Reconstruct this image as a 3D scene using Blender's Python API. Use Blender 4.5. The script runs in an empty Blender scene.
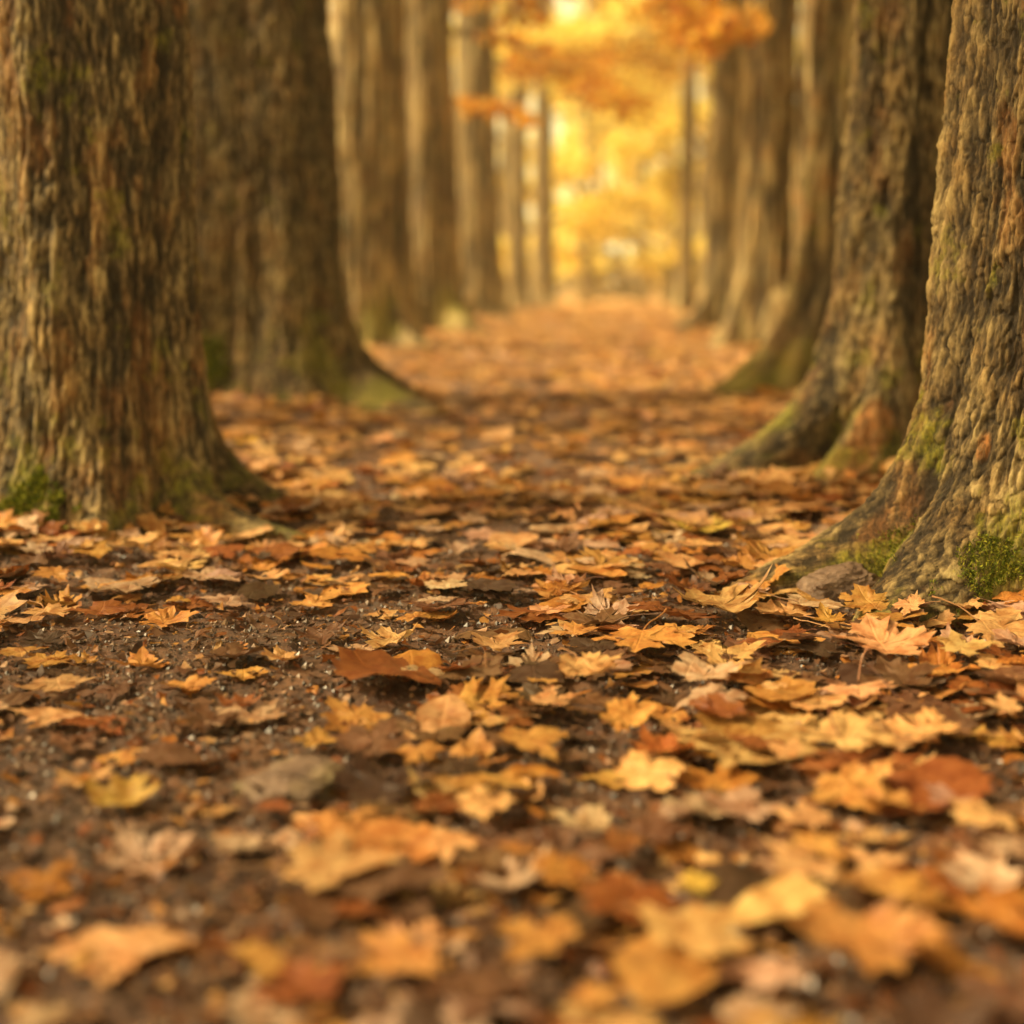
import bpy, math, random
import numpy as np
random.seed(7)
RNG = np.random.default_rng(11)
sc = bpy.context.scene
COL = sc.collection
# ---------------------------------------------------------------- camera
CAM_H, FPX = 0.55, 1422.0
HORIZON = 290.0
PITCH = math.atan((512 - HORIZON) / FPX)
cam_d = bpy.data.cameras.new('camera')
cam_d.lens = 50.0; cam_d.sensor_width = 36.0
cam_d.clip_start = 0.05; cam_d.clip_end = 2000
cam_d.dof.use_dof = True
cam_d.dof.focus_distance = 2.35
cam_d.dof.aperture_fstop = 1.6
cam = bpy.data.objects.new('camera', cam_d); COL.objects.link(cam)
cam.location = (0, 0, CAM_H)
cam.rotation_euler = (math.pi / 2 - PITCH, 0, 0)
sc.camera = cam

CP, SP = math.cos(PITCH), math.sin(PITCH)
def ground_pt(px, py):
    u, v = (px - 512) / FPX, (py - 512) / FPX
    dy, dz = CP - v * SP, -SP - v * CP
    t = -CAM_H / dz
    return u * t, dy * t
def project(x, y, z):
    zz = z - CAM_H
    dep = y * CP - zz * SP
    up = y * SP + zz * CP
    return 512 + FPX * x / dep, 512 - FPX * up / dep, dep

# ---------------------------------------------------------------- noise
_P = RNG.permutation(256).astype(np.int32); _P = np.concatenate([_P, _P, _P])
_G = RNG.normal(size=(256, 3)); _G /= np.linalg.norm(_G, axis=1)[:, None]; _G = _G.astype(np.float32)
def perlin(x, y, z):
    x = np.asarray(x, np.float32); y = np.asarray(y, np.float32) + 0 * x; z = np.asarray(z, np.float32) + 0 * x
    xi, yi, zi = np.floor(x), np.floor(y), np.floor(z)
    xf, yf, zf = x - xi, y - yi, z - zi
    xi, yi, zi = xi.astype(np.int32) & 255, yi.astype(np.int32) & 255, zi.astype(np.int32) & 255
    f = lambda t: t * t * t * (t * (t * 6 - 15) + 10)
    u, v, w = f(xf), f(yf), f(zf)
    def g(a, b, c):
        h = _P[_P[_P[(xi + a) & 255] + ((yi + b) & 255)] + ((zi + c) & 255)]
        G = _G[h]
        return G[..., 0] * (xf - a) + G[..., 1] * (yf - b) + G[..., 2] * (zf - c)
    l = lambda a, b, t: a + (b - a) * t
    return 1.6 * l(l(l(g(0,0,0), g(1,0,0), u), l(g(0,1,0), g(1,1,0), u), v),
             l(l(g(0,0,1), g(1,0,1), u), l(g(0,1,1), g(1,1,1), u), v), w)
def fbm(x, y, z, n=4, gain=0.5):
    s, a, f = 0, 1.0, 1.0
    for i in range(n):
        s = s + a * perlin(x * f + 17.3 * i, y * f + 5.1 * i, z * f); a *= gain; f *= 2.03
    return s
_J = RNG.random((256, 3)).astype(np.float32)
def worley(x, y, z):
    xi, yi, zi = np.floor(x), np.floor(y), np.floor(z)
    f1 = np.full(x.shape, 9., np.float32); f2 = f1.copy()
    for a in (-1, 0, 1):
        for b in (-1, 0, 1):
            for c in (-1, 0, 1):
                X, Y, Z = xi + a, yi + b, zi + c
                h = _P[_P[_P[X.astype(np.int32) & 255] + (Y.astype(np.int32) & 255)] + (Z.astype(np.int32) & 255)]
                j = _J[h]
                d = np.sqrt((X + j[..., 0] - x) ** 2 + (Y + j[..., 1] - y) ** 2 + (Z + j[..., 2] - z) ** 2)
                f2 = np.minimum(f2, np.maximum(f1, d)); f1 = np.minimum(f1, d)
    return f1, f2
def sstep(a, b, x):
    t = np.clip((x - a) / (b - a), 0, 1); return t * t * (3 - 2 * t)

# ---------------------------------------------------------------- mesh helpers
def make_mesh(name, V, F, mats, smooth=True, cols=None, floats=None, fmat=None, uv=None):
    """V (n,3); F (m,k) int array (or list of such arrays)."""
    V = np.asarray(V, np.float32)
    Fs = F if isinstance(F, list) else [F]
    me = bpy.data.meshes.new(name)
    nl = sum(f.size for f in Fs); nf = sum(len(f) for f in Fs)
    me.vertices.add(len(V)); me.vertices.foreach_set('co', V.ravel())
    me.loops.add(nl); me.polygons.add(nf)
    li = np.concatenate([f.ravel() for f in Fs]).astype(np.int32)
    me.loops.foreach_set('vertex_index', li)
    tot = np.concatenate([np.full(len(f), f.shape[1]) for f in Fs]).astype(np.int32)
    st = np.concatenate([[0], np.cumsum(tot)[:-1]]).astype(np.int32)
    me.polygons.foreach_set('loop_start', st)
    me.polygons.foreach_set('loop_total', tot)
    if fmat is not None: me.polygons.foreach_set('material_index', np.asarray(fmat, np.int32))
    me.update(calc_edges=True)
    me.validate()
    me.polygons.foreach_set('use_smooth', np.full(len(me.polygons), smooth))
    if cols is not None:
        a = me.color_attributes.new('tint', 'FLOAT_COLOR', 'POINT')
        c = np.ones((len(V), 4), np.float32); c[:, :3] = cols
        a.data.foreach_set('color', c.ravel())
    for k, v in (floats or {}).items():
        a = me.attributes.new(k, 'FLOAT', 'POINT'); a.data.foreach_set('value', np.asarray(v, np.float32))
    if uv is not None:
        a = me.attributes.new('blade_uv', 'FLOAT_VECTOR', 'POINT')
        w = np.zeros((len(V), 3), np.float32); w[:, :2] = uv
        a.data.foreach_set('vector', w.ravel())
    for m in (mats if isinstance(mats, list) else [mats]): me.materials.append(m)
    return me
def link(name, me, parent=None, loc=None, **props):
    o = bpy.data.objects.new(name, me); COL.objects.link(o)
    if parent: o.parent = parent
    if loc is not None: o.location = loc
    for k, v in props.items():
        if v: o[k] = v
    return o
def empty(name, loc, rz=0, **props):
    o = bpy.data.objects.new(name, None); COL.objects.link(o)
    o.empty_display_size = 0.2
    o.location = loc; o.rotation_euler = (0, 0, rz)
    for k, v in props.items():
        if v: o[k] = v
    return o

# ---------------------------------------------------------------- materials
class NT:
    def __init__(s, name):
        s.m = bpy.data.materials.new(name); s.m.use_nodes = True
        s.t = s.m.node_tree; s.t.nodes.clear()
        s.out = s.n('ShaderNodeOutputMaterial')
    def n(s, typ, ins=None, **kw):
        nd = s.t.nodes.new(typ)
        for k, v in kw.items(): setattr(nd, k, v)
        for k, v in (ins or {}).items():
            if hasattr(v, 'links') or isinstance(v, bpy.types.NodeSocket): s.t.links.new(v, nd.inputs[k])
            else: nd.inputs[k].default_value = v
        return nd
    def math(s, op, a, b=0.0, c=0.0, clamp=False):
        nd = s.n('ShaderNodeMath', operation=op, use_clamp=clamp)
        for i, v in enumerate((a, b, c)):
            if isinstance(v, bpy.types.NodeSocket): s.t.links.new(v, nd.inputs[i])
            else: nd.inputs[i].default_value = v
        return nd.outputs[0]
    def mix(s, fac, a, b, mode='MIX'):
        nd = s.n('ShaderNodeMix', data_type='RGBA', blend_type=mode)
        for i, v in ((0, fac), (6, a), (7, b)):
            if isinstance(v, bpy.types.NodeSocket): s.t.links.new(v, nd.inputs[i])
            else: nd.inputs[i].default_value = v if i == 0 else (tuple(v) + (1,))[:4]
        return nd.outputs[2]
    def noise(s, vec, scale, detail=4, rough=.55, dist=0.0):
        nd = s.n('ShaderNodeTexNoise', {'Scale': scale, 'Detail': detail, 'Roughness': rough, 'Distortion': dist})
        s.t.links.new(vec, nd.inputs['Vector']); return nd.outputs[0]
    def ramp(s, fac, stops):
        nd = s.n('ShaderNodeValToRGB', {'Fac': fac})
        e = nd.color_ramp.elements
        while len(e) < len(stops): e.new(0.5)
        for i, (p, c) in enumerate(stops):
            e[i].position = p; e[i].color = (tuple(c) + (1,))[:4] if not isinstance(c, (int, float)) else (c, c, c, 1)
        return nd.outputs[0]
    def scaled(s, vec, sc_):
        nd = s.n('ShaderNodeMapping', {'Scale': sc_}); s.t.links.new(vec, nd.inputs['Vector']); return nd.outputs[0]
    def done(s, sh): s.t.links.new(sh, s.out.inputs['Surface']); return s.m

def leaf_material(name, transl, rough=0.55, veins=True):
    k = NT(name)
    tint = k.n('ShaderNodeAttribute', attribute_name='tint').outputs['Color']
    geo = k.n('ShaderNodeNewGeometry').outputs['Position']
    n1 = k.noise(geo, 45, 4, .6)
    n2 = k.noise(geo, 260, 3, .6)
    c = k.mix(k.ramp(n1, [(.40, 0), (.62, .85)]), tint, k.mix(1.0, tint, (.62, .42, .30), 'MULTIPLY'))
    c = k.mix(k.ramp(n2, [(.56, 0), (.72, .55)]), c, k.mix(1.0, tint, (.45, .28, .20), 'MULTIPLY'))
    h = k.math('MULTIPLY', n1, .5)
    if veins:
        uv = k.n('ShaderNodeAttribute', attribute_name='blade_uv').outputs['Vector']
        sep = k.n('ShaderNodeSeparateXYZ', {0: uv})
        ax = k.math('ABSOLUTE', sep.outputs[0]); ay = sep.outputs[1]
        ds = []
        for ang, L in ((90, 1.0), (40, .85), (-12, .5)):
            ca, sa = math.cos(math.radians(ang)), math.sin(math.radians(ang))
            cr = k.math('ABSOLUTE', k.math('SUBTRACT', k.math('MULTIPLY', ax, sa), k.math('MULTIPLY', ay, ca)))
            ds.append(cr)
        d = k.math('MINIMUM', k.math('MINIMUM', ds[0], ds[1]), ds[2])
        # fine side veins
        wv = k.math('ABSOLUTE', k.math('SINE', k.math('ADD', k.math('MULTIPLY', ay, 34.0), k.math('MULTIPLY', ax, -24.0))))
        v = k.math('SUBTRACT', 1.0, k.math('DIVIDE', d, .022), clamp=True)
        c = k.mix(k.math('MULTIPLY', v, .45), c, k.mix(1.0, tint, (1.25, 1.2, 1.1), 'MULTIPLY'))
        h = k.math('ADD', h, k.math('ADD', k.math('MULTIPLY', v, -.8), k.math('MULTIPLY', wv, .25)))
    bmp = k.n('ShaderNodeBump', {'Strength': .55, 'Distance': .0015, 'Height': h}).outputs[0]
    p = k.n('ShaderNodeBsdfPrincipled', {'Base Color': c, 'Roughness': rough, 'Normal': bmp, 'Specular IOR Level': .35})
    tr = k.n('ShaderNodeBsdfTranslucent', {'Color': c, 'Normal': bmp})
    mx = k.n('ShaderNodeMixShader', {0: transl, 1: p.outputs[0], 2: tr.outputs[0]})
    return k.done(mx.outputs[0])
M_LEAF = leaf_material('fallen_leaf', .22, .5)
def crown_material(name):
    k = NT(name)
    tint = k.n('ShaderNodeAttribute', attribute_name='tint').outputs['Color']
    p = k.n('ShaderNodeBsdfPrincipled', {'Base Color': tint, 'Roughness': .6, 'Specular IOR Level': .3})
    tr = k.n('ShaderNodeBsdfTranslucent', {'Color': tint})
    mx = k.n('ShaderNodeMixShader', {0: .55, 1: p.outputs[0], 2: tr.outputs[0]})
    return k.done(mx.outputs[0])
M_CROWN = crown_material('autumn_foliage')

def bark_material():
    k = NT('bark')
    obj = k.n('ShaderNodeTexCoord').outputs['Object']
    ridge = k.n('ShaderNodeAttribute', attribute_name='ridge').outputs['Fac']
    moss = k.n('ShaderNodeAttribute', attribute_name='moss').outputs['Fac']
    rust = k.n('ShaderNodeAttribute', attribute_name='rust').outputs['Fac']
    st = k.scaled(obj, (1, 1, .3))
    n1 = k.noise(st, 75, 6, .72, .3); n2 = k.noise(obj, 9, 4, .6); n3 = k.noise(st, 220, 3, .6)
    r = k.math('ADD', ridge, k.math('MULTIPLY', k.math('SUBTRACT', n1, .5), 1.5))
    c = k.ramp(r, [(0.08, (.030, .020, .010)), (.38, (.100, .068, .030)), (.65, (.235, .165, .070)), (1.0, (.45, .34, .15))])
    c = k.mix(k.ramp(n2, [(.45, 0), (.65, .6)]), c, k.mix(1.0, c, (1.0, .78, .55), 'MULTIPLY'))
    rf = k.math('MULTIPLY', rust, k.ramp(n1, [(.4, .2), (.6, 1.0)]))
    c = k.mix(rf, c, (.42, .17, .045))
    mc = k.mix(k.ramp(n3, [(.35, 0), (.65, 1)]), (.090, .105, .008), (.34, .29, .022))
    mf = k.math('MULTIPLY', moss, k.ramp(n1, [(.38, .15), (.58, 1.0)]), clamp=True)
    c = k.mix(mf, c, mc)
    h = k.math('ADD', k.math('MULTIPLY', n1, 1.0), k.math('MULTIPLY', n3, .45))
    bmp = k.n('ShaderNodeBump', {'Strength': 1.0, 'Distance': .009, 'Height': h}).outputs[0]
    p = k.n('ShaderNodeBsdfPrincipled', {'Base Color': c, 'Roughness': .78, 'Normal': bmp, 'Specular IOR Level': .35})
    return k.done(p.outputs[0])
M_BARK = bark_material()
def simple_bark():
    k = NT('far_bark')
    obj = k.n('ShaderNodeTexCoord').outputs['Object']
    n1 = k.noise(k.scaled(obj, (1, 1, .2)), 14, 5, .65)
    c = k.ramp(n1, [(.3, (.07, .045, .026)), (.7, (.24, .165, .09))])
    p = k.n('ShaderNodeBsdfPrincipled', {'Base Color': c, 'Roughness': .85})
    return k.done(p.outputs[0])
M_BARK2 = simple_bark()
def soil_material():
    k = NT('soil')
    geo = k.n('ShaderNodeNewGeometry').outputs['Position']
    n1 = k.noise(geo, 3.2, 5, .6); n2 = k.noise(geo, 70, 5, .65); n3 = k.noise(geo, 330, 4, .7); n4 = k.noise(geo, 14, 5, .6)
    c = k.ramp(n2, [(.32, (.040, .024, .016)), (.5, (.098, .052, .033)), (.70, (.195, .102, .060))])
    c = k.mix(k.ramp(n1, [(.4, 0), (.62, .75)]), c, k.mix(1.0, c, (1.55, 1.35, 1.2), 'MULTIPLY'))
    c = k.mix(k.ramp(n4, [(.5, 0), (.64, .55)]), c, (.26, .125, .050))
    c = k.mix(k.ramp(n3, [(.60, 0), (.72, .6)]), c, (.34, .24, .16))
    # beyond the modelled litter the floor is all leaves: same leaf colours by noise
    sep = k.n('ShaderNodeSeparateXYZ', {0: geo})
    far = k.math('DIVIDE', k.math('SUBTRACT', sep.outputs[1], 22.0), 18.0, clamp=True)
    v = k.n('ShaderNodeTexVoronoi', {'Scale': 7.0}); k.t.links.new(geo, v.inputs['Vector'])
    lc = k.ramp(k.n('ShaderNodeSeparateColor', {0: v.outputs['Color']}).outputs[0],
                [(0, (.30, .14, .05)), (.3, (.45, .21, .06)), (.6, (.56, .28, .08)), (1, (.66, .40, .15))])
    c = k.mix(far, c, lc)
    h = k.math('ADD', k.math('MULTIPLY', n2, 1.0), k.math('MULTIPLY', n3, .5))
    bmp = k.n('ShaderNodeBump', {'Strength': 1.0, 'Distance': .009, 'Height': h}).outputs[0]
    rg = k.ramp(n3, [(.4, .42), (.65, .8)])
    p = k.n('ShaderNodeBsdfPrincipled', {'Base Color': c, 'Roughness': rg, 'Normal': bmp, 'Specular IOR Level': .5})
    return k.done(p.outputs[0])
M_SOIL = soil_material()
def tinted(name, rough, spec=.5, bump=0.0):
    k = NT(name)
    tint = k.n('ShaderNodeAttribute', attribute_name='tint').outputs['Color']
    ins = {'Base Color': tint, 'Roughness': rough, 'Specular IOR Level': spec}
    p = k.n('ShaderNodeBsdfPrincipled', ins)
    return k.done(p.outputs[0])
M_CRUMB = tinted('soil_crumb', .38, .6)
M_STALK = tinted('leaf_stalk', .6)
M_MOSS = tinted('moss', .8, .2)
def stone_material(mossy):
    k = NT('mossy_stone' if mossy else 'grey_stone')
    obj = k.n('ShaderNodeTexCoord').outputs['Object']
    n1 = k.noise(obj, 40, 6, .65); n2 = k.noise(obj, 160, 4, .65); n3 = k.noise(obj, 12, 3, .5)
    c = k.ramp(n1, [(.3, (.08, .048, .032)), (.5, (.155, .095, .062)), (.7, (.28, .19, .13))])
    c = k.mix(k.ramp(n2, [(.55, 0), (.7, .5)]), c, (.12, .08, .055))
    if mossy: c = k.mix(k.ramp(n3, [(.48, 0), (.66, .5)]), c, (.17, .14, .035))
    bmp = k.n('ShaderNodeBump', {'Strength': .9, 'Distance': .004, 'Height': k.math('ADD', n1, k.math('MULTIPLY', n2, .6))}).outputs[0]
    p = k.n('ShaderNodeBsdfPrincipled', {'Base Color': c, 'Roughness': .65, 'Normal': bmp})
    return k.done(p.outputs[0])

# ---------------------------------------------------------------- ground
def path_x(y): return -0.30 + 0.068 * y
def ground_h(x, y):
    x = np.asarray(x, np.float32); y = np.asarray(y, np.float32)
    d = np.abs(x - path_x(y))
    h = 0.05 * sstep(.45, 1.7, d) * sstep(0.6, 2.0, y)
    h = h + 0.018 * fbm(x * .9, y * .9, 3.3, 3) + 0.010 * fbm(x * 4, y * 4, 9.1, 3)
    return h - 0.02
def fine_h(x, y):
    h = ground_h(x, y)
    return h + .0045 * fbm(x * 22, y * 22, 1.7, 3) + .003 * np.maximum(0, fbm(x * 70, y * 70, 5.2, 2))
def axis(pts):
    out = [pts[0][0]]
    for (a, b, n) in pts: out += list(np.linspace(a, b, n + 1)[1:])
    return np.array(out, np.float32)
gx = axis([(-700, -60, 12), (-60, -12, 14), (-12, -3, 40), (-3, -1.4, 60), (-1.4, 1.4, 330), (1.4, 3, 60), (3, 12, 40), (12, 60, 14), (60, 700, 12)])
gy = axis([(-300, -20, 8), (-20, 0, 16), (0, .6, 20), (.6, 3.6, 330), (3.6, 8, 130), (8, 30, 110), (30, 120, 30), (120, 900, 12)])
GX, GY = np.meshgrid(gx, gy)
GZ = fine_h(GX, GY)
V = np.stack([GX, GY, GZ], -1).reshape(-1, 3)
def grid_faces(nr, nc, wrap=False):
    i = np.arange(nr - 1)[:, None]; j = np.arange(nc if wrap else nc - 1)[None, :]
    a = i * nc + j; b = i * nc + (j + 1) % nc
    return np.stack([a, b, b + nc, a + nc], -1).reshape(-1, 4)
gm = make_mesh('ground', V, grid_faces(len(gy), len(gx)), M_SOIL)
link('ground', gm, kind='structure')

# ---------------------------------------------------------------- trunks
def trunk_mesh(name, R, H, seed, roots, flutes=(), nth=120, zs=None, fine=False, flareA=.35, flareH=.28, taper=.45,
               lean=(0, 0), mossA=.6, rustA=.4, depth=.012, moss_spots=(), rust_spots=()):
    """roots/flutes: (angle deg, length m, width rad, decay height m)"""
    th = np.linspace(0, 2 * np.pi, nth, endpoint=False).astype(np.float32)
    Z, T = np.meshgrid(zs.astype(np.float32), th, indexing='ij')
    zc = np.maximum(Z, -.02)
    r = R * (1 - taper * Z.clip(0) / H) + R * flareA * np.exp(-zc / flareH)
    sx = seed * 13.7
    low = fbm(np.cos(T) * 1.3 + sx, np.sin(T) * 1.3, Z * .45, 2)
    r = r * (1 + .10 * low)
    wob = .20 * perlin(np.cos(T) * 2 + sx, np.sin(T) * 2 + 3, Z * 3)
    for (a, A, w, h) in list(roots) + list(flutes):
        d = (T + wob - math.radians(a) + np.pi) % (2 * np.pi) - np.pi
        # roots narrow as they run out
        r = r + A * np.exp(-(d / w) ** 2) * np.exp(-zc / h)
    cx, cy = np.cos(T), np.sin(T)
    rr = max(R, .15) + .5 * (r - r.min())
    if fine:
        wx = .9 * fbm(cx * rr * 13 + sx, cy * rr * 11, Z * 6, 3); wy = .9 * fbm(cx * rr * 11 + sx + 40, cy * rr * 11, Z * 7, 3)
        f1, f2 = worley(cx * rr * 50 + wx + sx, cy * rr * 50 + wy, Z * 8.5 + .9 * fbm(cx * rr * 26, cy * rr * 26, Z * 14, 2))
        pl = sstep(.0, .17, f2 - f1) * (.75 + .25 * sstep(.1, .6, f2 - f1))
        rg = 1 - 2.1 * np.abs(perlin(cx * rr * 23 + .6 * wx + sx, cy * rr * 23 + .6 * wy, Z * 1.8))     # long vertical furrows
        pl2 = fbm(cx * rr * 80 + sx, cy * rr * 80, Z * 13, 4, .66)
        q2 = pl2 * 3.2; pl2 = .45 * pl2 + .55 * (np.floor(q2) + sstep(.35, .65, q2 - np.floor(q2))) / 3.2     # flaky layers
        pl3 = 1 - 2.4 * np.abs(perlin(cx * rr * 46 + wx + sx, cy * rr * 46 + wy, Z * 5))
        fr = fbm(cx * rr * 12 + sx, cy * rr * 12, Z * 1.6 + 7, 3)
        ridge = .34 * pl + .36 * pl2 + .26 * fr + .24 * rg + .16 * pl3 - .02
        vfine = fbm(cx * rr * 150 + sx, cy * rr * 150, Z * 45, 2)
        disp = depth * (.62 * pl + .55 * pl2 + .9 * fr + .80 * rg + .30 * pl3 + .24 * vfine)
    else:
        fr = fbm(cx * rr * 15 + sx, cy * rr * 15, Z * 1.4, 4)
        pl2 = fbm(cx * rr * 36 + sx, cy * rr * 36, Z * 7, 3)
        ridge = .5 + .65 * fr + .45 * pl2
        disp = depth * (1.6 * fr + .8 * pl2)
    r = r + disp
    X = cx * r + lean[0] * Z; Y = cy * r + lean[1] * Z
    mn = fbm(cx * rr * 9 + sx + 9, cy * rr * 9, Z * 8, 5, .7)
    moss = mossA * sstep(.05, .55, mn + .62 * np.exp(-zc / .22) - .52 + .05 * low)
    for (a, z0, w, s) in moss_spots:
        d = (T - math.radians(a) + np.pi) % (2 * np.pi) - np.pi
        g = np.exp(-(d / w) ** 2 - ((Z - z0) / s) ** 2)
        moss = np.maximum(moss, .85 * sstep(.35, .95, g + .55 * mn))
    rn = fbm(cx * rr * 10 + sx + 31, cy * rr * 10, Z * 5 + 4, 4)
    rust = .7 * rustA * sstep(.22, .6, rn)
    for (a, z0, w, s) in rust_spots:
        d = (T - math.radians(a) + np.pi) % (2 * np.pi) - np.pi
        rust = np.maximum(rust, sstep(.35, .7, np.exp(-(d / w) ** 2 - ((Z - z0) / s) ** 2) + .35 * rn))
    V = np.stack([X, Y, Z], -1).reshape(-1, 3)
    F = grid_faces(len(zs), nth, True)
    return make_mesh(name, V, F, M_BARK, True,
                     floats={'ridge': ridge.ravel().clip(0, 1), 'moss': moss.ravel(), 'rust': rust.ravel()})
def zlist(H, near, dz0, dz1):
    """dense up to `near`, coarser above"""
    a = list(np.arange(-.12, 0, .03)); z = 0.
    while z < near: a.append(z); z += dz0 * (.35 + .65 * min(1, z / .15)) if z < .15 else dz0
    while z < H: a.append(z); dz0 = min(dz0 * 1.12, dz1); z += dz0
    a.append(H); return np.array(a)

# tube mesh for limbs
def tube(pts, rads, n=7):
    pts = np.array(pts, float); V = []; 
    for i, p in enumerate(pts):
        t = pts[min(i + 1, len(pts) - 1)] - pts[max(i - 1, 0)]; t /= np.linalg.norm(t) + 1e-9
        u = np.cross(t, (0.31, 0.2, .93)); u /= np.linalg.norm(u) + 1e-9; v = np.cross(t, u)
        for j in range(n):
            a = 2 * math.pi * j / n
            V.append(p + rads[i] * (math.cos(a) * u + math.sin(a) * v))
    return np.array(V), grid_faces(len(pts), n, True)
def merge(parts):
    Vs, Fs, o = [], [], 0
    for v, f in parts: Vs.append(v); Fs.append(f + o); o += len(v)
    return np.concatenate(Vs), np.concatenate(Fs)
def limb_path(p0, d, L, n=7, droop=0.0, wig=.12, rng=random):
    pts = [np.array(p0, float)]; d = np.array(d, float); d /= np.linalg.norm(d)
    for i in range(n):
        d = d + np.array([rng.uniform(-wig, wig), rng.uniform(-wig, wig), rng.uniform(-wig, wig) - droop / n]); d /= np.linalg.norm(d)
        pts.append(pts[-1] + d * L / n)
    return pts

AUT = {
 'orange': [(.64, .31, .04), (.58, .24, .03), (.66, .36, .05), (.50, .18, .025), (.64, .38, .06)],
 'yellow': [(.90, .78, .20), (.88, .72, .15), (.92, .84, .36), (.86, .74, .16), (.86, .60, .10)],
 'dull': [(.42, .24, .05), (.36, .24, .06), (.50, .30, .05), (.28, .20, .05)],
}
def leaf_cards(C, size, pal, rng, flat=.5):
    """many small folded leaf faces at points C; each leaf a 6-point blade of two quads"""
    n = len(C)
    a = rng.uniform(0, 2 * np.pi, n)
    nz = rng.normal(size=(n, 3)); nz[:, 2] = nz[:, 2] * .6 + flat * 1.4; nz /= np.linalg.norm(nz, axis=1)[:, None]
    t = np.stack([np.cos(a), np.sin(a), rng.normal(size=n) * .3], -1)
    t -= (t * nz).sum(1)[:, None] * nz; t /= np.linalg.norm(t, axis=1)[:, None]
    b = np.cross(nz, t)
    s = (size * rng.uniform(.6, 1.25, n))[:, None]
    pts = [(-.5, 0, 0), (-.05, .42, .12), (.18, .30, .1), (.55, 0, 0), (.18, -.30, .1), (-.05, -.42, .12)]
    V = np.stack([C + s * (p[0] * t + p[1] * b + p[2] * nz) for p in pts], 1).reshape(-1, 3)
    o = np.arange(n)[:, None] * 6
    F = np.concatenate([o + np.array([0, 3, 2, 1]), o + np.array([0, 5, 4, 3])])
    pc = np.array(AUT[pal]); ci = rng.integers(0, len(pc), n)
    c = pc[ci] * rng.uniform(.75, 1.15, (n, 1))
    return V, F, np.repeat(c, 6, 0)
def clump_points(n, centers, rad, rng, squash=.7):
    ci = rng.integers(0, len(centers), n)
    d = rng.normal(size=(n, 3)); d /= np.linalg.norm(d, axis=1)[:, None]
    r = rad * rng.random(n)[:, None] ** .45
    d = d * r; d[:, 2] *= squash
    return np.array(centers)[ci] + d
def crown_meshes(name, H0, H1, RAD, nleaf, size, pal, seed, nl=9, tr=.12):
    """returns (limbs mesh, foliage mesh) of a crown between H0 and H1 around the trunk axis"""
    rg = random.Random(seed); rn = np.random.default_rng(seed)
    parts, cents = [], []
    for i in range(nl):
        a = 2 * math.pi * i / nl * 2.4 + rg.uniform(-.4, .4)
        f = i / (nl - 1); z0 = H0 + (H1 - H0) * .75 * f - .5
        L = RAD * (1.05 - .55 * f) * rg.uniform(.8, 1.15)
        up = .35 + 1.0 * f
        pts = limb_path((0, 0, z0), (math.cos(a), math.sin(a), up), L, 7, .25, .16, rg)
        r0 = tr * (1 - .6 * f) * .55
        parts.append(tube(pts, [r0 * (1 - .11 * k) for k in range(8)]))
        for q in (3, 4, 5, 6):
            a2 = a + rg.choice((-1, 1)) * rg.uniform(.5, 1.2)
            p2 = limb_path(pts[q], (math.cos(a2), math.sin(a2), rg.uniform(-.1, .6)), L * rg.uniform(.3, .5), 5, .2, .2, rg)
            parts.append(tube(p2, [r0 * .4 * (1 - .15 * k) for k in range(6)], 5))
            cents += [p2[-1], p2[-2], p2[-3]]
        cents += [pts[-1], pts[-2], pts[-4]]
    v, f = merge(parts)
    C = clump_points(nleaf, cents, RAD * .17, rn)
    lv, lf, lc = leaf_cards(C, size, pal, rn)
    return make_mesh('limbs', v, f, M_BARK2), make_mesh(name, lv, lf, M_CROWN, False, cols=lc)

# shared crown of the avenue trees, high above the path
CR = [crown_meshes('crown', 6.2, 12.5, 2.9, 2600, .15, 'yellow', 21), crown_meshes('crown', 6.6, 12.5, 2.7, 2600, .15, 'orange', 22)]

# rooted avenue trees:  (label, px, py, width px, lean px, seed, roots, flutes, detail)
def avenue_tree(label, px, py, wpx, seed, roots, flutes=(), detail=0, crown=0, group=None, low=None, dcent=0, **kw):
    x, y = ground_pt(px, py); y += dcent
    dep = y * CP + CAM_H * SP
    R = wpx / 2 / FPX * dep
    gz = float(ground_h(x, y))
    H = 11.5
    t = empty('beech_tree' if False else 'tree', (x, y, gz), 0, label=label, category='tree', group=group)
    if detail == 2:   zs, nth, fine = zlist(H, 1.45, .0028, .25), 980, True
    elif detail == 1: zs, nth, fine = zlist(H, 2.2, .009, .3), 420, True
    else:             zs, nth, fine = zlist(H, 4.0, .06, .5), 128, False
    me = trunk_mesh('trunk', R, H, seed, roots, flutes, nth, zs, fine, **kw)
    link('trunk', me, t)
    lm, cm = CR[crown]
    c = link('crown', cm, t); l = link('limbs', lm, t)
    rz = seed * 1.7
    c.rotation_euler = l.rotation_euler = (0, 0, rz)
    return t, (x, y, gz), R

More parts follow.
